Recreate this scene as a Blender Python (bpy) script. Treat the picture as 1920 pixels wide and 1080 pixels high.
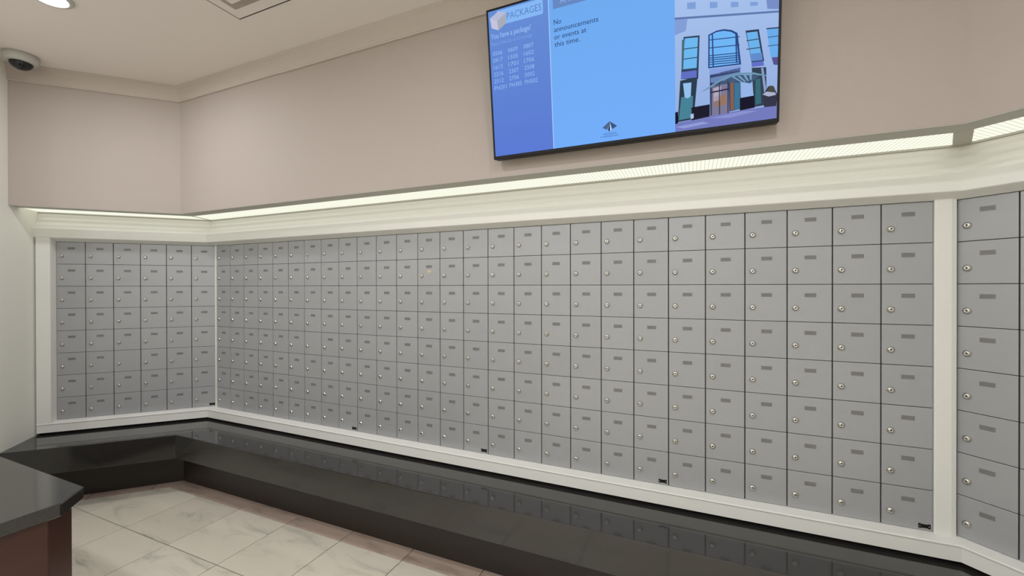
import bpy, bmesh, math, random
from mathutils import Vector, Matrix
random.seed(4)
# ---------------------------------------------------------------- units
U = 0.165                      # one mailbox door pitch in metres
ZF = -11.27                    # floor level in door units (top of the doors = 0)
S2 = math.sqrt(.5)
T = math.tan(math.radians(22.5))
XL, XR = -0.40, 27.50          # corners of the bay
SL, SR = 6.42, 6.6             # lengths of the two angled walls
ZC = 6.97                      # ceiling
def W(x, y, z): return Vector(((x-13.7)*U, y*U, (z-ZF)*U))

sc = bpy.context.scene
for o in list(bpy.data.objects): bpy.data.objects.remove(o)
# ---------------------------------------------------------------- camera
yaw, pitch, roll = -0.40611, -0.00341, -0.00158
fw = Vector((math.sin(yaw)*math.cos(pitch), math.cos(yaw)*math.cos(pitch), math.sin(pitch)))
rt = Vector((math.cos(yaw), -math.sin(yaw), 0)); up = rt.cross(fw)
r2 = rt*math.cos(roll)+up*math.sin(roll); u2 = -rt*math.sin(roll)+up*math.cos(roll)
cd = bpy.data.cameras.new('camera'); cam = bpy.data.objects.new('camera', cd); sc.collection.objects.link(cam)
m = Matrix((r2, u2, -fw)).transposed().to_4x4(); m.translation = W(21.648, -13.301, -2.0454); cam.matrix_world = m
cd.sensor_fit = 'HORIZONTAL'; cd.sensor_width = 36; cd.lens = 36*785.69/1920; cd.clip_start = .02
sc.camera = cam
# ---------------------------------------------------------------- world, exposure
w = bpy.data.worlds.new('world'); sc.world = w; w.use_nodes = True
w.node_tree.nodes['Background'].inputs[0].default_value = (.5, .48, .45, 1)
w.node_tree.nodes['Background'].inputs[1].default_value = .3
sc.view_settings.view_transform = 'Standard'; sc.view_settings.look = 'None'
sc.view_settings.gamma = 1; sc.view_settings.use_curve_mapping = False
sc.view_settings.exposure = 0.0
# ceiling downlights (x, y), only the first seen, the rest added for light: the light itself; their fittings are built further down
DOWNLIGHTS = [(3.35, -6.98)] + [(x, -11.0) for x in (14.0, 23.0)] + [(x, y) for y in (-17.0, -23.5) for x in (4.5, 14.0, 23.0)]
DL_POWER = 11.5; DL_COL = (.97, .99, 1.05)
for i, (x, y) in enumerate(DOWNLIGHTS):
    ld = bpy.data.lights.new('downlight_beam', 'AREA'); ld.shape = 'DISK'; ld.size = .13
    ld.energy = DL_POWER; ld.color = DL_COL
    lo = bpy.data.objects.new('downlight_beam', ld); sc.collection.objects.link(lo)
    lo.location = W(x, y, ZC-.12)
COVE_STRENGTH = 1.1
SCREEN = 1.0

# ---------------------------------------------------------------- materials
def srgb(r, g, b):
    f = lambda c: (c/255/12.92) if c/255 <= .04045 else ((c/255+.055)/1.055)**2.4
    return (f(r), f(g), f(b), 1)
def mat(name, col, rough=.5, metal=0, noise=0, nscale=8, bump=0, bscale=60, spec=.5, objvar=0):
    m = bpy.data.materials.new(name); m.use_nodes = True
    n = m.node_tree.nodes; l = m.node_tree.links; b = n['Principled BSDF']
    b.inputs['Base Color'].default_value = col; b.inputs['Roughness'].default_value = rough
    b.inputs['Metallic'].default_value = metal; b.inputs['Specular IOR Level'].default_value = spec
    tc = n.new('ShaderNodeTexCoord')
    if noise or objvar:
        hs = n.new('ShaderNodeHueSaturation'); hs.inputs['Color'].default_value = col
        last = None
        if noise:
            t = n.new('ShaderNodeTexNoise'); t.inputs['Scale'].default_value = nscale; t.inputs['Detail'].default_value = 5
            l.new(tc.outputs['Object'], t.inputs['Vector'])
            r = n.new('ShaderNodeMapRange'); r.inputs[3].default_value = 1-noise; r.inputs[4].default_value = 1+noise
            l.new(t.outputs['Fac'], r.inputs[0]); last = r.outputs[0]
        if objvar:
            oi = n.new('ShaderNodeObjectInfo'); r = n.new('ShaderNodeMapRange'); r.inputs[3].default_value = 1-objvar; r.inputs[4].default_value = 1+objvar
            l.new(oi.outputs['Random'], r.inputs[0])
            if last:
                mm = n.new('ShaderNodeMath'); mm.operation = 'MULTIPLY'; l.new(last, mm.inputs[0]); l.new(r.outputs[0], mm.inputs[1]); last = mm.outputs[0]
            else: last = r.outputs[0]
        l.new(last, hs.inputs['Value']); l.new(hs.outputs[0], b.inputs['Base Color'])
    if bump:
        t = n.new('ShaderNodeTexNoise'); t.inputs['Scale'].default_value = bscale; l.new(tc.outputs['Object'], t.inputs['Vector'])
        bp = n.new('ShaderNodeBump'); bp.inputs['Strength'].default_value = bump; bp.inputs['Distance'].default_value = .001
        l.new(t.outputs['Fac'], bp.inputs['Height']); l.new(bp.outputs[0], b.inputs['Normal'])
    return m
def emit(name, col, s=1.0):
    m = bpy.data.materials.new(name); m.use_nodes = True; n = m.node_tree.nodes; l = m.node_tree.links
    n.remove(n['Principled BSDF']); e = n.new('ShaderNodeEmission'); e.inputs[0].default_value = col; e.inputs[1].default_value = s
    l.new(e.outputs[0], n['Material Output'].inputs[0]); return m
M_fascia = mat('beige_wall_paint', srgb(179, 167, 158), .75, noise=.015, nscale=3, bump=.15, bscale=300)
M_wall = mat('offwhite_wall_paint', srgb(240, 238, 228), .7, noise=.01, bump=.1, bscale=300)
M_ceil = mat('ceiling_paint', srgb(240, 232, 225), .85, noise=.015, nscale=2, bump=.1, bscale=200)
M_crown = mat('crown_paint', srgb(196, 185, 174), .6)
M_trim = mat('white_gloss_trim', srgb(226, 225, 218), .35, noise=.01)
M_softframe = mat('grey_painted_light_frame', srgb(185, 182, 172), .5)
M_door = mat('silver_grey_door_enamel', srgb(164, 165, 166), .42, metal=.2, noise=.02, nscale=40, bump=.12, bscale=900, objvar=.025)
M_body = mat('dark_bank_casing', srgb(52, 49, 46), .6)
M_plate = mat('number_window_grey', srgb(118, 118, 114), .35, noise=.12, nscale=120)
M_rim = mat('number_window_rim', srgb(140, 139, 135), .4, metal=.3)
M_chrome = mat('lock_nickel', srgb(208, 205, 199), .27, metal=1)
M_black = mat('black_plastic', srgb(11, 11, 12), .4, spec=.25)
M_dark = mat('keyhole_black', srgb(8, 8, 8), .8)
M_screw = mat('bright_screw', srgb(225, 225, 220), .2, metal=1)
M_resid = mat('sticker_residue', srgb(196, 186, 150), .7, noise=.15, nscale=150)
M_grout = mat('floor_grout', srgb(120, 113, 102), .9)
M_mahog = mat('mahogany_veneer', srgb(68, 38, 31), .35, noise=.25, nscale=6)
M_whitepl = mat('white_plastic', srgb(196, 195, 188), .4)
M_dome = mat('smoked_dome', srgb(20, 20, 22), .08)
M_underbench = mat('dark_stone_plinth', srgb(46, 40, 35), .35, noise=.1)
M_metal = mat('dark_metal', srgb(40, 40, 42), .4, metal=.6)
M_vent = mat('vent_white', srgb(240, 233, 226), .6)

def granite():
    m = mat('polished_black_granite', srgb(40, 38, 37), .09, spec=.85)
    n = m.node_tree.nodes; l = m.node_tree.links; b = n['Principled BSDF']; tc = n.new('ShaderNodeTexCoord')
    v = n.new('ShaderNodeTexVoronoi'); v.inputs['Scale'].default_value = 420; l.new(tc.outputs['Object'], v.inputs['Vector'])
    cr = n.new('ShaderNodeValToRGB'); cr.color_ramp.elements[0].color = srgb(84, 81, 77); cr.color_ramp.elements[1].color = srgb(40, 38, 36)
    cr.color_ramp.elements[0].position = .05; cr.color_ramp.elements[1].position = .35
    l.new(v.outputs['Distance'], cr.inputs[0]); l.new(cr.outputs[0], b.inputs['Base Color'])
    return m
M_gran = granite()
def marble(name, base, vein, vamt, rough):
    m = bpy.data.materials.new(name); m.use_nodes = True; n = m.node_tree.nodes; l = m.node_tree.links; b = n['Principled BSDF']
    b.inputs['Roughness'].default_value = rough
    tc = n.new('ShaderNodeTexCoord'); oi = n.new('ShaderNodeObjectInfo')
    add = n.new('ShaderNodeVectorMath'); add.operation = 'MULTIPLY_ADD'
    cmb = n.new('ShaderNodeCombineXYZ'); l.new(oi.outputs['Random'], cmb.inputs[0]); l.new(oi.outputs['Random'], cmb.inputs[2])
    sclv = n.new('ShaderNodeVectorMath'); sclv.operation = 'SCALE'; sclv.inputs[3].default_value = 37; l.new(cmb.outputs[0], sclv.inputs[0])
    mp = n.new('ShaderNodeMapping'); mp.inputs['Rotation'].default_value = (0, 0, .65); mp.inputs['Scale'].default_value = (1.3, 4.2, 1)
    l.new(tc.outputs['Object'], mp.inputs[0])
    ad = n.new('ShaderNodeVectorMath'); ad.operation = 'ADD'; l.new(mp.outputs[0], ad.inputs[0]); l.new(sclv.outputs[0], ad.inputs[1])
    t = n.new('ShaderNodeTexNoise'); t.inputs['Scale'].default_value = 1.5; t.inputs['Detail'].default_value = 9; t.inputs['Roughness'].default_value = .62
    t.inputs['Distortion'].default_value = .9; l.new(ad.outputs[0], t.inputs['Vector'])
    n.remove(add)
    cr = n.new('ShaderNodeValToRGB'); e = cr.color_ramp.elements
    e[0].position = .30; e[0].color = vein; e[1].position = .47; e[1].color = base
    x = cr.color_ramp.elements.new(.38); x.color = tuple(base[i]*(1-vamt)+vein[i]*vamt for i in range(3))+(1,)
    x = cr.color_ramp.elements.new(.8); x.color = tuple(min(1, c*1.06) for c in base[:3])+(1,)
    l.new(t.outputs['Fac'], cr.inputs[0])
    hs = n.new('ShaderNodeHueSaturation'); l.new(cr.outputs[0], hs.inputs['Color'])
    r = n.new('ShaderNodeMapRange'); r.inputs[3].default_value = .95; r.inputs[4].default_value = 1.04; l.new(oi.outputs['Random'], r.inputs[0]); l.new(r.outputs[0], hs.inputs['Value'])
    l.new(hs.outputs[0], b.inputs['Base Color']); return m
M_tile = marble('honed_cream_marble', srgb(222, 214, 196), srgb(172, 168, 157), .35, .28)
M_border = marble('brown_border_marble', srgb(190, 168, 152), srgb(140, 122, 110), .5, .3)

def diffuser_mat():
    m = bpy.data.materials.new('ribbed_acrylic_diffuser'); m.use_nodes = True; n = m.node_tree.nodes; l = m.node_tree.links
    n.remove(n['Principled BSDF']); e = n.new('ShaderNodeEmission')
    l.new(e.outputs[0], n['Material Output'].inputs[0])
    tc = n.new('ShaderNodeTexCoord'); wv = n.new('ShaderNodeTexWave'); wv.inputs['Scale'].default_value = 19.; wv.inputs['Distortion'].default_value = .0
    l.new(tc.outputs['Object'], wv.inputs['Vector'])
    r = n.new('ShaderNodeMapRange'); r.inputs[1].default_value = 0; r.inputs[2].default_value = .35; r.inputs[3].default_value = COVE_STRENGTH*.74; r.inputs[4].default_value = COVE_STRENGTH
    l.new(wv.outputs['Fac'], r.inputs[0]); l.new(r.outputs[0], e.inputs[1]); e.inputs[0].default_value = (.93, .93, .79, 1)
    return m
M_diff = diffuser_mat()
M_lamp = emit('downlight_lens', (1, .95, .9, 1), 4)

# ---------------------------------------------------------------- mesh helpers
def link(name, me, parent=None, loc=None, rotz=0):
    o = bpy.data.objects.new(name, me); sc.collection.objects.link(o)
    if parent: o.parent = parent
    if loc is not None: o.location = loc
    if rotz: o.rotation_euler.z = rotz
    return o
def mesh(name, verts, faces, mats, fm=None, smooth=False, bevel=0, bseg=1):
    me = bpy.data.meshes.new(name); me.from_pydata([tuple(v) for v in verts], [], faces)
    for mm in (mats if isinstance(mats, (list, tuple)) else [mats]): me.materials.append(mm)
    if fm:
        for p, i in zip(me.polygons, fm): p.material_index = i
    bm = bmesh.new(); bm.from_mesh(me)
    bmesh.ops.recalc_face_normals(bm, faces=bm.faces)
    if bevel: bmesh.ops.bevel(bm, geom=[e for e in bm.edges if e.calc_face_angle(0) > .5], offset=bevel, segments=bseg, affect='EDGES', profile=.6)
    bm.to_mesh(me); bm.free()
    if smooth:
        for p in me.polygons: p.use_smooth = True
    return me
def boxm(name, a, b, mats, bevel=0, bseg=1):
    x0, y0, z0 = a; x1, y1, z1 = b
    v = [(x0,y0,z0),(x1,y0,z0),(x1,y1,z0),(x0,y1,z0),(x0,y0,z1),(x1,y0,z1),(x1,y1,z1),(x0,y1,z1)]
    f = [(0,3,2,1),(4,5,6,7),(0,1,5,4),(1,2,6,5),(2,3,7,6),(3,0,4,7)]
    return mesh(name, v, f, mats, bevel=bevel, bseg=bseg)
def prism(name, poly, z0, z1, mats, bevel=0, world=True):
    n = len(poly); c = W if world else (lambda x, y, z: Vector((x, y, z)))
    v = [c(x, y, z0) for x, y in poly]+[c(x, y, z1) for x, y in poly]
    f = [tuple(range(n))[::-1], tuple(range(n, 2*n))]+[(i, (i+1) % n, n+(i+1) % n, n+i) for i in range(n)]
    return mesh(name, v, f, mats, bevel=bevel)
def lathe(name, prof, seg, mats, pm=None, axis='z', smooth=True):
    v = []; f = []; fm = []
    for (r, h) in prof:
        for k in range(seg):
            a = 2*math.pi*k/seg
            v.append((r*math.cos(a), r*math.sin(a), h) if axis == 'z' else (r*math.cos(a), h, r*math.sin(a)))
    for i in range(len(prof)-1):
        for k in range(seg):
            f.append((i*seg+k, i*seg+(k+1) % seg, (i+1)*seg+(k+1) % seg, (i+1)*seg+k)); fm.append(pm[i] if pm else 0)
    f.append(tuple(range(seg))); fm.append(pm[0] if pm else 0)
    f.append(tuple((len(prof)-1)*seg+k for k in range(seg))); fm.append(pm[-1] if pm else 0)
    return mesh(name, v, f, mats, fm, smooth=smooth)
def tag(o, label=None, cat=None, group=None, kind=None):
    if label: o['label'] = label
    if cat: o['category'] = cat
    if group: o['group'] = group
    if kind: o['kind'] = kind
    return o
def empty(name, loc, rotz=0):
    o = bpy.data.objects.new(name, None); sc.collection.objects.link(o); o.location = loc; o.rotation_euler.z = rotz; o.empty_display_size = .1
    return o
# bay plan points: distance D out from the mailbox plane
def cl(D): return (XL+T*D, -D)
def cr(D): return (XR-T*D, -D)
def pl(s, D): return (XL-S2*s+S2*D, -S2*s-S2*D)      # point on the left angled wall, s from the corner
def pr(s, D): return (XR+S2*s-S2*D, -S2*s-S2*D)
def seg_pts(side, D, sl=SL, sr=SR):
    return {'left': (pl(sl, D), cl(D)), 'back': (cl(D), cr(D)), 'right': (cr(D), pr(sr, D))}[side]
def sweep(name, side, prof, mats, sl=SL, sr=SR, bevel=0, fm=None, ends=None):
    n = len(prof); v = []
    for e in (0, 1):
        for (D, z) in prof:
            x, y = (ends or seg_pts)(side, D, sl, sr)[e]; v.append(W(x, y, z))
    f = [tuple(range(n)), tuple(range(n, 2*n))[::-1]]+[(i, (i+1) % n, n+(i+1) % n, n+i) for i in range(n)]
    return mesh(name, v, f, mats, bevel=bevel)
SIDES = ('left', 'back', 'right')
# ---------------------------------------------------------------- structure
room = [pl(SL, -.25), cl(-.25), cr(-.25), pr(SR, -.25), pr(SR, 2.6), (pr(SR, 2.6)[0], -27), (pl(SL, 7)[0], -27), pl(SL, 7), ]
tag(link('ceiling', prism('ceiling', [(-7, 2), (35, 2), (35, -28), (-7, -28)], ZC, ZC+.5, M_ceil)), kind='structure')
floor = tag(link('floor', prism('floor', [(-7, 2), (35, 2), (35, -28), (-7, -28)], ZF-.5, ZF-.025, M_grout)), kind='structure')
for side in SIDES:
    tag(link('wall_'+side, sweep('wall_'+side, side, [(-.22, ZF), (-.22, 1.9), (-.6, 1.9), (-.6, ZF)], M_wall, SL+.3, SR+.3)), kind='structure')
    tag(link('wall_upper_'+side, sweep('wall_upper_'+side, side, [(1.77, 1.29), (1.77, ZC), (-.6, ZC), (-.6, 1.92), (1.60, 1.92), (1.60, 1.29)], M_fascia, SL-.002, SR)), kind='structure')
def wallpoly(name, pts, m=M_wall):
    tag(link(name, prism(name, pts, ZF, ZC, m)), kind='structure')
a, b = pl(SL, -.7), pl(SL, 7); a2, b2 = pl(SL+.4, -.7), pl(SL+.4, 7)
wallpoly('wall_side_left', [a, b, (b[0], -27), (b[0]-.5, -27), (b2[0]-.3, b2[1]), a2])
a, b = pr(SR, -.7), pr(SR, 2.6); a2, b2 = pr(SR+.4, -.7), pr(SR+.4, 2.6)
wallpoly('wall_side_right', [a, b, (b[0], -27), (b[0]+.5, -27), (b[0]+.5, b[1]), a2])
wallpoly('wall_front', [(-1, -27), (33, -27), (33, -27.5), (-1, -27.5)])

# floor tiles: clipped to the bay
def clip(poly, p, n):          # keep the side where (q-p).n >= 0
    out = []
    for i in range(len(poly)):
        a, b = poly[i], poly[(i+1) % len(poly)]
        da = (a[0]-p[0])*n[0]+(a[1]-p[1])*n[1]; db = (b[0]-p[0])*n[0]+(b[1]-p[1])*n[1]
        if da >= 0: out.append(a)
        if da*db < 0:
            t = da/(da-db); out.append((a[0]+t*(b[0]-a[0]), a[1]+t*(b[1]-a[1])))
    return out
def area(p): return abs(sum(p[i][0]*p[(i+1) % len(p)][1]-p[(i+1) % len(p)][0]*p[i][1] for i in range(len(p))))/2
DL_IN, DL_OUT, DM_IN, DM_OUT = 1.27, .66, 1.82, 1.16
def planes(dl, dm, dr):
    return [((0, -dm), (0, -1)), (pl(0, dl), (S2, -S2)), (pr(0, dr), (-S2, -S2)), ((pl(SL, 7)[0], 0), (1, 0)), ((pr(SR, 2.6)[0], 0), (-1, 0)), (pl(SL, 0), (S2, S2)), (pr(SR, 0), (-S2, S2))]
PX, PY, X0, Y0, G = 2.755, 2.61, 4.385, -1.82, .016
LO = planes(DL_IN, DM_IN, DM_IN)
def tile(poly, m, nm):
    if len(poly) < 3 or area(poly) < .06: return
    cx = sum(p[0] for p in poly)/len(poly); cy = sum(p[1] for p in poly)/len(poly)
    n = len(poly); c = W(cx, cy, ZF)
    me = prism(nm, [((x-cx)*U, (y-cy)*U) for x, y in poly], -.1*U, random.uniform(-.0003, .0003), m, bevel=.0008, world=False)
    link(nm, me, floor, c)
# the side wall clip only holds above its end, so the two regions are handled one after the other
for i in range(-3, 12):
    for j in range(0, 10):
        x, y = X0+i*PX, Y0-j*PY
        p = [(x+G, y-G), (x+PX-G, y-G), (x+PX-G, y-PY+G), (x+G, y-PY+G)]
        for (q, n) in LO[:3]+LO[4:5]: p = clip(p, q, n) if len(p) > 2 else p
        if len(p) > 2 and y < -9.6: p = clip(p, *LO[3])
        if len(p) > 2 and y > -9.4: p = clip(p, *LO[5])
        if len(p) > 2: tile(p, M_tile, 'floor_tile')
# brown border strip, main run cut at the tile joints, both angled runs cut in lengths
co = (XL+DL_OUT/S2-DM_OUT, -DM_OUT); ci = (XL+DL_IN/S2-DM_IN, -DM_IN)
ml = (-(ci[1]-co[1]), ci[0]-co[0])                      # normal of the left mitre, towards +x
for i in range(-2, 11):
    x = X0+i*PX; p = [(x+G, -DM_OUT), (x+PX-G, -DM_OUT), (x+PX-G, -DM_IN+G), (x+G, -DM_IN+G)]
    p = clip(p, (co[0]+G, co[1]), ml)
    if len(p) > 2: p = clip(p, (XR-T*DM_OUT, -DM_OUT), (-.92388, .38268))
    if len(p) > 2: tile(p, M_border, 'border_tile')
for k in range(3):
    s0, s1 = [(-3, 2.0), (2.03, 4.3), (4.33, 6.38)][k]
    p = [pl(s0, DL_OUT), pl(s1, DL_OUT), pl(s1, DL_IN-G), pl(s0, DL_IN-G)]
    p = clip(p, co, (-ml[0], -ml[1]))
    tile(p, M_border, 'border_tile')
    s0, s1 = [(-3, 2.2), (2.23, 4.4), (4.43, 6.5)][k]
    p = [pr(s0, DM_OUT), pr(s1, DM_OUT), pr(s1, DM_IN-G), pr(s0, DM_IN-G)]
    p = clip(p, (XR-T*DM_OUT+G, -DM_OUT), (.92388, -.38268))
    tile(p, M_border, 'border_tile')

def soft(me, ang=.30):           # smooth faces, sharp where the profile really turns
    bm = bmesh.new(); bm.from_mesh(me)
    for f in bm.faces: f.smooth = True
    for e in bm.edges: e.smooth = e.calc_face_angle(9) < ang
    bm.to_mesh(me); bm.free()
# ---------------------------------------------------------------- trims
cove = [(.02, 1.24)]+[(.02+.28*(k/30)**1.7+.017*math.sin(2*math.pi*3*k/30)*min(1, k/9), 1.24-.69*k/30) for k in range(1, 31)]+[(.305, .545),
        (.305, .16), (.285, .14), (.02, .005), (-.2, .005), (-.2, 1.24)]
bottom = [(-.2, -8.0), (.0, -8.0), (.27, -8.045), (.305, -8.05), (.322, -8.062), (.328, -8.08), (.322, -8.10), (.30, -8.115), (.30, -8.45), (.02, -8.45), (-.2, -8.45)]
n = 1
for side in SIDES:
    me = sweep('cove_trim', side, cove, M_trim, SL-.001, SR)
    soft(me)
    tag(link('trim_%d' % n, me), kind='structure'); n += 1
    tag(link('trim_%d' % n, sweep('ledge_trim', side, bottom, M_trim, SL-.06, SR)), kind='structure'); n += 1
# left upright of the frame, splayed towards the doors
sB = 5.83
up_poly = [pl(sB, -.2), pl(sB, 0), pl(sB+.055, .28), pl(sB+.075, .30), pl(SL-.06, .30), pl(SL-.06, -.2)]
tag(link('trim_%d' % n, prism('upright', up_poly, -8.06, .15, M_trim)), kind='structure'); n += 1
# white post between the long wall and the right wall, slim one in the left corner
tag(link('trim_%d' % n, prism('post', [(26.996, .2), (26.996, -.04), (27.02, -.06), (27.30, -.06), (27.40, -.03), (27.415, .03), (27.43, .2)], -8.03, .06, M_trim)), kind='structure'); n += 1
tag(link('trim_%d' % n, prism('corner_strip', [(-.275, .16), (-.265, .10), (-.15, .0), (-.02, .0), (-.02, .2)], -8.03, .04, M_trim)), kind='structure'); n += 1
# crown moulding, long run in two lengths with a visible butt joint
crown = [(1.765, 6.30), (1.83, 6.30), (1.845, 6.33), (1.83, 6.37), (1.835, 6.50), (1.86, 6.70), (1.91, 6.86), (1.99, 6.965), (1.765, 6.965)]
def crown_seg(side, xa=None, xb=None, off=0):
    def ends(sd, D, sl, sr):
        A, B = seg_pts(sd, D, sl, sr)
        if xa is not None: A = (xa, A[1])
        if xb is not None: B = (xb, B[1])
        return A, B
    return sweep('crown', side, [(D+off*(D > 1.78), z-off*(z < 6.4)) for D, z in crown], M_crown, ends=ends)
for me in (crown_seg('left'), crown_seg('back', xb=7.0), crown_seg('back', xa=7.01, off=.022), crown_seg('right')):
    tag(link('trim_%d' % n, me), kind='structure'); n += 1

# ---------------------------------------------------------------- cove lights
CL = {'left': 'ribbed cove light over the angled left mailbox wall', 'back': 'long ribbed cove light over the long mailbox wall under the screen',
      'right': 'ribbed cove light over the angled right mailbox wall beyond the grey mitre bar'}
for side in SIDES:
    A, B = seg_pts(side, .6)
    root = empty('cove_light', W((A[0]+B[0])/2, (A[1]+B[1])/2, 1.27)); root['label'] = CL[side]; root['category'] = 'light'; root['group'] = 'cove lights under the overhanging wall'
    inv = Matrix.Translation(-root.location)
    def part(nm, me):
        me.transform(inv); return link(nm, me, root)
    gl, gr = (.03, .03) if side == 'left' else ((.03, .17) if side == 'back' else (.17, .0))
    def ends(sd, D, sl, sr, gl=gl, gr=gr):
        A, B = seg_pts(sd, D, sl, sr); d = Vector((B[0]-A[0], B[1]-A[1])).normalized()
        return (A[0]+d.x*gl, A[1]+d.y*gl), (B[0]-d.x*gr, B[1]-d.y*gr)
    f = part('frame', sweep('frame', side, [(1.17, 1.27), (1.598, 1.27), (1.765, 1.27), (1.765, 1.288), (1.598, 1.288), (1.598, 1.40), (1.17, 1.40)], M_softframe))
    part('frame', sweep('frame', side, [(-.15, 1.245), (.05, 1.245), (.05, 1.40), (-.15, 1.40)], M_softframe))
    # diffuser mesh keeps its long axis on local x so the ribs run across it
    dm = sweep('diffuser', side, [(.05, 1.295), (1.17, 1.295), (1.17, 1.34), (.05, 1.34)], M_diff, ends=ends)
    dm.transform(inv); ang = {'left': math.pi/4, 'back': 0, 'right': -math.pi/4}[side]
    dm.transform(Matrix.Rotation(-ang, 4, 'Z')); link('diffuser', dm, root, rotz=ang)
    part('housing', sweep('housing', side, [(-.2, 1.42), (1.55, 1.42), (1.55, 1.88), (-.2, 1.88)], M_softframe))
    if side != 'back':       # mitre bar between the two light runs
        C0 = cl if side == 'left' else cr
        p, q = Vector(C0(.05)), Vector(C0(1.17)); d = (q-p).normalized(); nn = Vector((-d.y, d.x))*(.028 if side == 'left' else .15)
        part('mitre_bar', prism('mitre_bar', [p+nn, q+nn, q-nn, p-nn], 1.272, 1.36, M_softframe))

# ---------------------------------------------------------------- bench
bench = empty('bench', W(13.5, -1, ZF)); tag(bench, 'long polished black granite bench ledge running below all the mailboxes', 'bench')
inv = Matrix.Translation(-bench.location)
def cleft(Dl, D): return (XL+Dl/S2-D, -D)              # corner of two runs with their own depths
def bends(dl):
    def f(sd, D, sl, sr):
        Dl = D+dl; c = cleft(Dl, D)
        return {'left': (pl(sl, Dl), c), 'back': (c, cr(D)), 'right': (cr(D), pr(sr, D))}[sd]
    return f
for side in SIDES:
    me = sweep('slab', side, [(-.18, -8.55), (2.195, -8.55), (2.207, -8.553), (2.215, -8.56), (2.219, -8.57), (2.22, -8.585), (2.22, -9.585), (2.205, -9.6), (-.18, -9.6)], M_gran, SL-.004, SR-.02, ends=bends(.15))
    me.transform(inv); link('slab', me, bench)
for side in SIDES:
    me = sweep('plinth', side, [(.35, -9.605), (1.16, -9.605), (1.16, ZF-.02), (.35, ZF-.02)], M_underbench, SL-.02, SR-.02, ends=bends(-.5))  # stands in for the shaded floor under the bench, shade in its dark colour
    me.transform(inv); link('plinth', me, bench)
# recess backing between ledge trim and bench, the gap's shadow put in as black
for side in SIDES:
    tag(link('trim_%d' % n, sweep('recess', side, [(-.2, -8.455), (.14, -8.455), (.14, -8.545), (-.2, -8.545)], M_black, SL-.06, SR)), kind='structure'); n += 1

# ---------------------------------------------------------------- mailbox banks
gap = .013
def door_mesh():
    e = gap
    return boxm('door', (e*U, 0, e*.55*U), ((1-e)*U, .055*U, (1-e*.55)*U), M_door, bevel=.0016, bseg=2)
DOOR = door_mesh()
LOCK = lathe('lock', [(.080*U, 0), (.080*U, -.016*U), (.072*U, -.034*U), (.052*U, -.050*U), (.048*U, -.054*U), (.018*U, -.055*U), (.014*U, -.048*U)], 18, [M_chrome, M_dark], [0, 0, 0, 0, 0, 1, 1], axis='y')
def plate_mesh():
    w2, h2 = .13*U, .053*U; i = .012*U; v = []; f = []; fm = []
    def ring(w_, h_, y): return [(-w_, y, -h_), (w_, y, -h_), (w_, y, h_), (-w_, y, h_)]
    v = ring(w2, h2, 0)+ring(w2, h2, -.007*U)+ring(w2-i, h2-i, -.009*U)+ring(w2-i, h2-i, -.003*U)
    for r in range(3):
        for k in range(4): f.append((r*4+k, r*4+(k+1) % 4, r*4+4+(k+1) % 4, r*4+4+k)); fm.append(0)
    f.append((12, 13, 14, 15)); fm.append(1); f.append((0, 1, 2, 3)); fm.append(0)
    return mesh('number_plate', v, f, [M_rim, M_plate], fm)
PLATE = plate_mesh()
def badge_mesh():
    w2, h2, t = .115*U, .055*U, .012*U
    poly = [(-w2, h2), (-w2*.62, h2), (-w2*.5, h2*.78), (w2*.5, h2*.78), (w2*.62, h2), (w2, h2), (w2, -h2), (w2*.62, -h2), (w2*.5, -h2*.78), (-w2*.5, -h2*.78), (-w2*.62, -h2), (-w2, -h2)]
    v = [(x, 0, z) for x, z in poly]+[(x, -t, z) for x, z in poly]; n = 12
    f = [tuple(range(n)), tuple(range(n, 24))]+[(i, (i+1) % n, n+(i+1) % n, n+i) for i in range(n)]; fm = [0]*len(f)
    for sx in (-.78, .78):
        b = len(v); v += [(sx*w2+.014*U*math.cos(a*math.pi/4), -t-.002*U*(k), .014*U*math.sin(a*math.pi/4)) for k in (0, 1) for a in range(8)]
        f += [tuple(range(b+8, b+16))]+[(b+i, b+(i+1) % 8, b+8+(i+1) % 8, b+8+i) for i in range(8)]; fm += [1]*9
    return mesh('badge', v, f, [M_black, M_screw], fm)
BADGE = badge_mesh()
RESID = lathe('sticker_residue', [(.10*U, 0), (.095*U, -.003*U)], 9, M_resid, axis='y', smooth=False)
def bank(cols, pos, rotz, label, nplate=(), badge=None, resid=None):
    root = empty('mailbox_bank', W(pos[0], pos[1], -8.0), rotz)
    tag(root, label, 'mailboxes', 'grey mailbox banks set in the white frame')
    v0 = (.003*U, .062*U, 0.004*U)
    link('casing', boxm('casing', v0, ((cols-.006)*U, .17*U, 7.996*U), M_body), root)
    for c in range(cols):
        for r in range(8):
            jy = random.uniform(0, .006)*U
            d = link('door', DOOR, root, (c*U, jy, (7-r)*U))
            d.rotation_euler = (random.uniform(-.0012, .0012), 0, random.uniform(0, .003))
            k = link('lock', LOCK, d, (.185*U, 0, (1-.63)*U)); k.rotation_euler.y = random.uniform(-.2, .2)
            if (c, r) not in nplate: link('number_plate', PLATE, d, (.52*U, 0, (1-.285)*U))
            else: d['label'] = 'grey door with its number window missing'
            if badge == c and r == 7: link('badge', BADGE, d, (.835*U, 0, .115*U))
            if resid == (c, r):
                q = link('sticker_residue', RESID, d, (.52*U, 0, (1-.47)*U)); q.scale = (1, 1, .55); q['label'] = 'yellowish patch of old sticker glue'
    return root
bank(6, pl(sB, 0), math.pi/4, 'six-column grey steel mailbox bank on the angled left wall', nplate=((2, 5),), badge=5)
bank(3, (0, 0), 0, 'narrow three-column grey mailbox bank in the corner, leftmost on the long wall')
bank(6, (3, 0), 0, 'grey six-column mailbox bank beside the narrow corner bank on the long wall', nplate=((3, 4),), badge=5)
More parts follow.
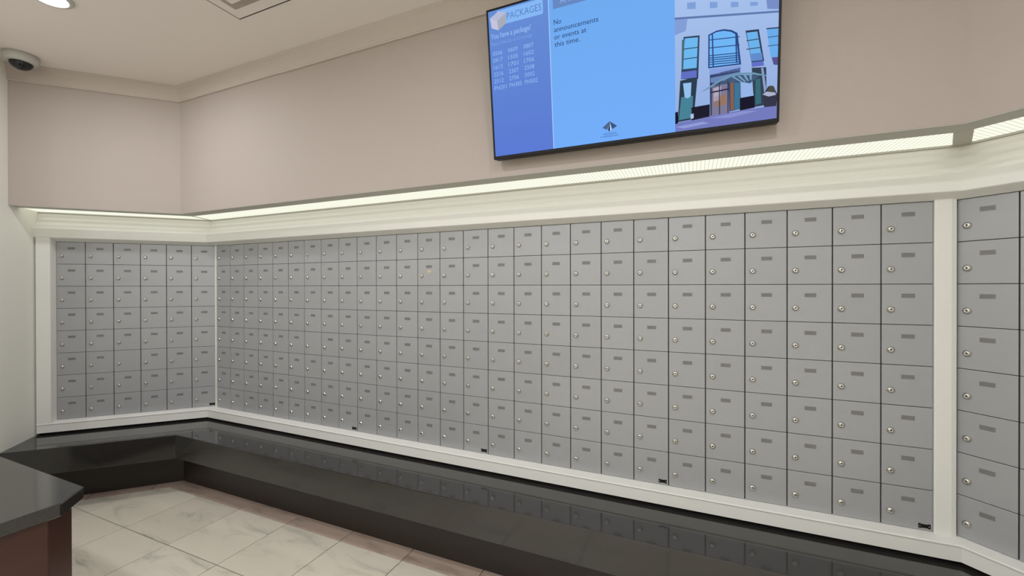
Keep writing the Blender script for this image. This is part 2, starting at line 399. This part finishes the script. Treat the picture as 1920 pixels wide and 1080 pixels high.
bank(6, (9, 0), 0, 'grey six-column mailbox bank just left of the screen, one door with old glue', badge=5, resid=(3, 1))
bank(6, (15, 0), 0, 'grey six-column mailbox bank below the left half of the wall screen', badge=5)
bank(6, (21, 0), 0, 'grey six-column mailbox bank directly left of the wide white post', badge=5)
bank(6, pr(-.088, 0), -math.pi/4, 'grey mailbox bank on the angled right wall, right of the white post', badge=5)

# ---------------------------------------------------------------- wall screen
BL = W(16.302, -2.2, 1.675); WW, HH = 7.153*U, 4.10*U; tilt = math.radians(7.0)
tv = empty('television', BL); tv.rotation_euler.x = tilt; tag(tv, 'large tilted flat screen showing blue package notices, mounted high on the beige wall', 'television')
bz = .05*U
link('housing', boxm('housing', (0, .012, 0), (WW, .05, HH), M_black, bevel=.004, bseg=2), tv)
def fr(name, a, b): return link(name, boxm(name, a, b, M_black, bevel=.0015), tv)
fr('bezel', (0, 0, 0), (WW, .02, bz*1.7)); fr('bezel', (0, 0, HH-bz), (WW, .02, HH)); fr('bezel', (0, 0, bz*1.7), (bz, .02, HH-bz)); fr('bezel', (WW-bz, 0, bz*1.7), (WW, .02, HH-bz))
mnt = link('wall_bracket', boxm('wall_bracket', (WW*.35, .05, HH*.3), (WW*.65, .062, HH*.75), M_metal, bevel=.002), tv)
for i, xx in enumerate((.38, .6)):
    link('bracket_arm', boxm('bracket_arm', (WW*xx, .0, -.01), (WW*xx+.02, .075, .01), M_metal), tv, (0, .055, HH*.33))
    link('bracket_arm', boxm('bracket_arm', (WW*xx, .0, -.01), (WW*xx+.02, .115, .01), M_metal), tv, (0, .055, HH*.68))
def grad(name, c0, c1, z0, z1, x=False):
    m = bpy.data.materials.new(name); m.use_nodes = True; n = m.node_tree.nodes; l = m.node_tree.links
    n.remove(n['Principled BSDF']); e = n.new('ShaderNodeEmission'); l.new(e.outputs[0], n['Material Output'].inputs[0])
    tc = n.new('ShaderNodeTexCoord'); sp = n.new('ShaderNodeSeparateXYZ'); l.new(tc.outputs['Object'], sp.inputs[0])
    r = n.new('ShaderNodeMapRange'); r.inputs[1].default_value = z0; r.inputs[2].default_value = z1; l.new(sp.outputs[0 if x else 2], r.inputs[0])
    mx = n.new('ShaderNodeMix'); mx.data_type = 'RGBA'; l.new(r.outputs[0], mx.inputs[0]); mx.inputs[6].default_value = c0; mx.inputs[7].default_value = c1
    l.new(mx.outputs[2], e.inputs[0]); e.inputs[1].default_value = SCREEN; return m
def P(u, v, d=0): return Vector((u*WW, .004-d*.00025, v*HH))
def quad(name, pts, m, d, parent):
    n = len(pts); v = [P(u, q, d) for u, q in pts]; me = bpy.data.meshes.new(name); me.from_pydata([tuple(a) for a in v], [], [tuple(range(n))]); me.materials.append(m)
    return link(name, me, parent)
E_side = grad('screen_side_blue', srgb(92, 122, 212), srgb(102, 142, 212), 0, HH)
E_main = grad('screen_main_blue', srgb(116, 174, 250), srgb(112, 170, 238), 0, HH)
scr = quad('screen', [(.006, .02), (.994, .02), (.994, .99), (.006, .99)], E_main, 0, tv); scr['label'] = 'lit blue screen panel'
quad('side_column', [(.006, .02), (.256, .02), (.256, .99), (.006, .99)], E_side, 1, scr)
quad('white_rule', [(.2545, .02), (.2575, .02), (.2575, .99), (.2545, .99)], emit('rule', srgb(170, 205, 250)), 2, scr)
E_banner = emit('banner', srgb(135, 184, 246)); E_grey = emit('grey_banner', srgb(104, 136, 194))
b = [(.045, .978), (.045, .885)]+[(.228+.006*math.sin(a), .891-.008*math.cos(a)) for a in (0, .5, 1., 1.57)]+[(.234, .978)]
quad('banner', b, E_banner, 2, scr)
quad('banner', [(.273, .984), (.273, .893), (.56, .893), (.56, .984)], E_grey, 2, scr)
quad('box_icon', [(.014, .945), (.045, .915), (.048, .855), (.020, .878)], emit('icon_a', srgb(196, 196, 222)), 3, scr)
quad('box_icon', [(.045, .915), (.084, .955), (.083, .888), (.048, .855)], emit('icon_b', srgb(168, 172, 186)), 3, scr)
quad('box_icon', [(.014, .945), (.052, .975), (.084, .955), (.045, .915)], emit('icon_c', srgb(182, 188, 215)), 3, scr)
_font = None
def text(s, u, v, hgt, m, width=None, name='text_line', bold=0, d=4, sp=1.0):
    cu = bpy.data.curves.new('t', 'FONT'); cu.body = s; cu.size = 1; cu.resolution_u = 2; cu.space_character = sp; cu.offset = bold
    o = bpy.data.objects.new('t', cu); sc.collection.objects.link(o); bpy.context.view_layer.update()
    me = bpy.data.meshes.new_from_object(o); bpy.data.objects.remove(o); bpy.data.curves.remove(cu)
    xs = [q.co.x for q in me.vertices]; x0, x1 = min(xs), max(xs)
    k = hgt*HH/.70; kx = (width*WW/(x1-x0)) if width else k
    for q in me.vertices:
        p = P(u, v, d); q.co = Vector((p.x+(q.co.x-x0)*kx, p.y, p.z+q.co.y*k))
    me.materials.clear(); me.materials.append(m); me.name = name
    return link(name, me, scr)
T_lt = emit('text_pale', srgb(150, 186, 244)); T_lt2 = emit('text_faint', srgb(126, 162, 232)); T_dk = emit('text_navy', srgb(36, 58, 104)); T_bn = emit('text_banner', srgb(88, 128, 196))
text('PACKAGES', .086, .908, .043, T_bn, .142)
text('You have a package!', .014, .806, .034, T_lt, .168, bold=.012)
text('Please Pick-Up at Concierge', .014, .762, .022, T_lt2, .172)
rows = [('0506', '0609', '0807'), ('0917', '1505', '1602'), ('1615', '1701', '1706'), ('2216', '2307', '2508'), ('2512', '2706', '3002'), ('PH201', 'PH305', 'PH502')]
for i, rr in enumerate(rows):
    for j, s in enumerate(rr):
        text(s, .019+j*.0655, .697-i*.0455, .027, T_lt, .041 if i < 5 else .052)
text('ANNOUNCEMENTS', .30, .915, .045, emit('text_announce', srgb(140, 176, 232)), .24)
for i, (s, wd) in enumerate((('No', .029), ('announcements', .165), ('or events at', .121), ('this time.', .096))):
    text(s, .274, .797-i*.0445*1.02, .031, T_dk, wd)
# emblem and its two lines
quad('emblem', [(.471, .143), (.4445, .108), (.462, .092), (.469, .125)], emit('emb1', srgb(78, 100, 138)), 3, scr)
quad('emblem', [(.471, .143), (.4975, .108), (.480, .092), (.474, .125)], emit('emb2', srgb(62, 84, 122)), 3, scr)
quad('emblem', [(.471, .143), (.4655, .090), (.471, .077), (.472, .10)], emit('emb3', srgb(30, 38, 66)), 4, scr)
quad('emblem', [(.471, .143), (.472, .083), (.478, .090)], emit('emb4', srgb(190, 212, 240)), 4, scr)
text('THE PINNACLE', .447, .062, .010, T_dk, .048)
text('AT CENTENNIAL PLACE', .4375, .0475, .009, T_dk, .064)
# photograph of the building entrance shown on the screen, flat patches
pic = quad('picture', [(.694, .02), (.994, .02), (.994, .99), (.694, .99)], grad('pic_wall', srgb(150, 176, 226), srgb(172, 200, 240), .1, HH), 2, scr)
pc = {}
def patch(pts, c, d):
    if c not in pc: pc[c] = emit('pic_%d_%d_%d' % c, srgb(*c))
    PATCH.append((pts, pc[c], d))
PATCH = []
patch([(.694, .655), (.994, .568), (.994, .578), (.694, .667)], (96, 120, 172), 3)
patch([(.694, .655), (.733, .645), (.728, .58), (.694, .57)], (132, 158, 214), 3)
for sq in ([(.732,.732),(.758,.724),(.758,.687),(.732,.697)], [(.8,.706),(.822,.696),(.822,.666),(.8,.672)], [(.861,.679),(.882,.67),(.882,.644),(.861,.651)], [(.915,.655),(.936,.646),(.936,.628),(.915,.635)]):
    for dv in (0, .14, .26): patch([(a, b+dv) for a, b in sq], (128, 160, 216), 3)
patch([(.958, .66), (.994, .645), (.994, .585), (.962, .6)], (120, 142, 200), 3)
patch([(.721,.55),(.770,.54),(.766,.303),(.712,.318)], (52, 70, 96), 3)
patch([(.725,.54),(.765,.531),(.761,.365),(.716,.372)], (110, 184, 240), 4)
patch([(.714,.357),(.761,.352),(.761,.312),(.712,.319)], (98, 112, 196), 4)
for v0 in (.485, .43): patch([(.72, v0), (.765, v0-.006), (.765, v0-.011), (.72, v0-.005)], (48, 72, 98), 5)
patch([(.716,.535),(.724,.535),(.72,.372),(.714,.37)], (70, 110, 120), 5)
patch([(.796,.532),(.819,.545),(.841,.545),(.864,.531),(.881,.508),(.892,.338),(.796,.35)], (40, 70, 130), 3)
patch([(.80,.526),(.819,.537),(.841,.536),(.862,.522),(.876,.503),(.886,.346),(.80,.357)], (112, 182, 246), 4)
for v0 in (.505, .462, .42, .407, .396, .384, .372): patch([(.80, v0), (.887, v0-.016), (.887, v0-.021), (.80, v0-.005)], (46, 74, 130), 5)
for u0 in (.806, .874): patch([(u0, .53 if u0 < .85 else .515), (u0+.004, .53 if u0 < .85 else .513), (u0+.007, .35), (u0+.003, .35)], (50, 76, 130), 5)
patch([(.80,.345),(.892,.333),(.892,.305),(.80,.312)], (134, 160, 222), 3)
patch([(.903,.512),(.94,.505),(.956,.334),(.921,.34)], (50, 60, 84), 3)
patch([(.906,.5),(.936,.495),(.951,.34),(.921,.345)], (108, 178, 236), 4)
for v0 in (.46, .415): patch([(.906, v0), (.945, v0-.004), (.945, v0-.009), (.906, v0-.005)], (52, 78, 104), 5)
patch([(.918,.385),(.949,.38),(.952,.34),(.921,.345)], (98, 140, 206), 5)
patch([(.921,.34),(.954,.334),(.956,.31),(.922,.314)], (98, 112, 200), 4)
patch([(.961,.497),(.994,.489),(.994,.343),(.974,.346)], (108, 172, 236), 3)
patch([(.96,.502),(.994,.494),(.994,.488),(.961,.496)], (40, 50, 82), 4)
for v0 in (.455, .41): patch([(.965, v0), (.994, v0-.004), (.994, v0-.008), (.965, v0-.004)], (60, 84, 118), 4)
patch([(.976,.345),(.994,.342),(.994,.30),(.982,.305)], (86, 84, 140), 4)
patch([(.801,.313),(.889,.322),(.893,.10),(.802,.082)], (58, 70, 112), 3)
patch([(.803,.295),(.889,.30),(.889,.27),(.803,.265)], (106, 134, 180), 4)
patch([(.804,.25),(.856,.247),(.86,.088),(.804,.084)], (126, 122, 150), 4)
patch([(.815,.19),(.85,.19),(.852,.135),(.816,.132)], (150, 118, 100), 5)
patch([(.812,.235),(.835,.24),(.832,.165),(.813,.16)], (176, 168, 190), 5)
for u0 in (.804, .828, .853): patch([(u0, .27), (u0+.003, .27), (u0+.004, .085), (u0+.001, .085)], (52, 56, 84), 6)
patch([(.803,.218),(.858,.222),(.858,.214),(.803,.21)], (40, 42, 66), 6)
patch([(.861,.25),(.871,.25),(.873,.10),(.863,.098)], (132, 98, 76), 5)
patch([(.873,.248),(.889,.243),(.891,.103),(.874,.10)], (62, 116, 150), 5)
patch([(.922,.31),(.962,.30),(.965,.10),(.93,.098)], (52, 66, 84), 3)
patch([(.896,.238),(.921,.232),(.929,.157),(.898,.160)], (150, 182, 232), 4)
patch([(.933,.245),(.946,.247),(.950,.112),(.934,.108)], (56, 106, 120), 5)
patch([(.948,.30),(.954,.30),(.965,.16),(.958,.16)], (140, 160, 200), 5)
patch([(.889,.158),(.930,.160),(.932,.094),(.890,.09)], (28, 26, 44), 5)
patch([(.745,.148),(.801,.150),(.801,.082),(.746,.074)], (32, 30, 46), 5)
patch([(.71,.31),(.764,.315),(.752,.08),(.702,.076)], (44, 62, 78), 3)
patch([(.713,.215),(.75,.213),(.748,.09),(.705,.086)], (72, 130, 150), 4)
patch([(.719,.292),(.745,.289),(.743,.212),(.733,.203),(.724,.212)], (150, 192, 236), 5)
patch([(.742,.11),(.752,.112),(.752,.085),(.743,.083)], (176, 196, 232), 6)
patch([(.694,.135),(.703,.135),(.703,.07),(.694,.066)], (22, 22, 40), 5)
patch([(.77,.222),(.80,.249),(.835,.281),(.862,.293),(.892,.294),(.928,.283),(.963,.257),(.961,.252),(.928,.272),(.892,.283),(.862,.282),(.835,.268),(.80,.238)], (112, 152, 180), 7)
patch([(.80,.236),(.862,.280),(.892,.282),(.945,.262),(.918,.228),(.885,.250),(.848,.252)], (70, 92, 122), 6)
for k in range(4): patch([(.865+k*.017, .281-k*.002), (.871+k*.017, .281-k*.002), (.898+k*.008, .24+k*.002), (.894+k*.008, .24+k*.002)], (124, 168, 200), 7)
patch([(.953,.15),(.968,.196),(.982,.195),(.994,.145),(.992,.086),(.958,.089)], (54, 56, 74), 6)
patch([(.953,.158),(.964,.17),(.988,.158),(.99,.145),(.97,.142)], (170, 178, 206), 7)
patch([(.966,.17),(.973,.20),(.984,.19),(.99,.16)], (76, 74, 68), 7)
patch([(.694,.072),(.75,.078),(.801,.085),(.89,.092),(.994,.088),(.994,.02),(.694,.02)], (116, 124, 190), 4)
patch([(.694,.05),(.78,.058),(.80,.045),(.72,.035)], (146, 156, 216), 5)
patch([(.80,.072),(.90,.085),(.94,.075),(.86,.058)], (138, 146, 208), 5)
vs = []; fs = []; fm = []; ms = []
for pts, m, d in PATCH:
    if m not in ms: ms.append(m)
    b0 = len(vs); vs += [tuple(P(a, b, d)) for a, b in pts]; fs.append(tuple(range(b0, len(vs)))); fm.append(ms.index(m))
me = bpy.data.meshes.new('picture_detail'); me.from_pydata(vs, [], fs)
for m in ms: me.materials.append(m)
for p, i in zip(me.polygons, fm): p.material_index = i
o = link('picture_detail', me, scr); o['label'] = 'picture of a stone building entrance with arched window and curved canopy'

# ---------------------------------------------------------------- counter, lower left
ct = empty('counter', W(5, -11, ZF)); tag(ct, 'mahogany counter with polished dark granite top and clipped corner at lower left', 'counter')
inv = Matrix.Translation(-ct.location)
def cpoly(i): # inset i
    x1, y1, k = 11.03-i, -9.02-i, .50
    return [(1.0, y1), (x1-k+i*.0, y1), (x1, y1-k), (x1, -14.5), (1.0, -14.5)]
me = prism('worktop', cpoly(0), -6.25, -6.0, M_gran, bevel=.004); me.transform(inv); link('worktop', me, ct)
me = prism('body', cpoly(.13), ZF+.5, -6.255, M_mahog, bevel=.002); me.transform(inv); link('body', me, ct)
me = prism('plinth', cpoly(.35), ZF, ZF+.495, M_black); me.transform(inv); link('plinth', me, ct)

# ---------------------------------------------------------------- ceiling fittings
DL_LABEL = ['round recessed white downlight at the top left of the ceiling', 'round recessed downlight in front of the wall screen', 'round recessed downlight near the white post']+['round recessed downlight in the %s row behind the viewer, %s' % (a, b) for a in ('nearer', 'farther') for b in ('left end', 'middle', 'right end')]
for i, (x, y) in enumerate(DOWNLIGHTS):
    r = empty('downlight', W(x, y, ZC)); tag(r, DL_LABEL[i], 'light', 'ceiling downlights')
    link('trim_ring', lathe('trim_ring', [(.40*U, -.06*U), (.42*U, -.075*U), (.50*U, -.06*U), (.54*U, -.01*U), (.54*U, 0)], 32, M_whitepl), r)
    link('lens', lathe('lens', [(.40*U, -.062*U), (.40*U, -.08*U), (.2*U, -.085*U)], 32, M_lamp), r)
# square vent with stepped cones
vx, vy, vs_ = 7.70, -3.97, 3.7
v = empty('ceiling_vent', W(vx+vs_/2, vy-vs_/2, ZC)); tag(v, 'square white stepped air vent set in the ceiling', 'vent')
def sqring(name, a, b, za, zb, th=.03):
    h = lambda s, z: [(-s*U, -s*U, z*U), (s*U, -s*U, z*U), (s*U, s*U, z*U), (-s*U, s*U, z*U)]
    vv = h(a, za)+h(b, zb)+h(b, zb+th)+h(a, za+th); f = []
    for r_ in range(4):
        for k in range(4): f.append((r_*4+k, r_*4+(k+1) % 4, ((r_+1) % 4)*4+(k+1) % 4, ((r_+1) % 4)*4+k))
    return mesh(name, vv, f, M_vent)
M_throat_shade = mat('vent_throat', srgb(176, 166, 157), .7)  # recess shade of the vent put into a darker grey
link('frame', sqring('frame', vs_/2, vs_/2-.34, -.022, -.022, .016), v)
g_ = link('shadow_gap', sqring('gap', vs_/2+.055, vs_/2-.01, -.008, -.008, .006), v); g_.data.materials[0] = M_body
g_ = link('throat', sqring('throat', vs_/2-.30, vs_/2-.85, -.012, -.012, .008), v); g_.data.materials[0] = M_throat_shade
link('cone', sqring('cone', vs_/2-.66, vs_/2-.74, -.04, -.17), v)
link('core', boxm('core', (-(vs_/2-.70)*U, -(vs_/2-.70)*U, -.17*U), ((vs_/2-.70)*U, (vs_/2-.70)*U, -.12*U), M_vent, bevel=.004), v)
# dome camera
c = empty('security_camera', W(-2.3, -5.85, ZC)); tag(c, 'white ceiling security camera with smoked dome in the upper left corner', 'camera')
link('base', lathe('base', [(.50*U, 0), (.50*U, -.16*U), (.48*U, -.24*U), (.42*U, -.30*U), (.34*U, -.31*U)], 40, M_whitepl), c)
link('dome', lathe('dome', [(.33*U*math.cos(a*math.pi/16), (-.305-.26*math.sin(a*math.pi/16))*U) for a in range(0, 8)], 32, M_dome), c)
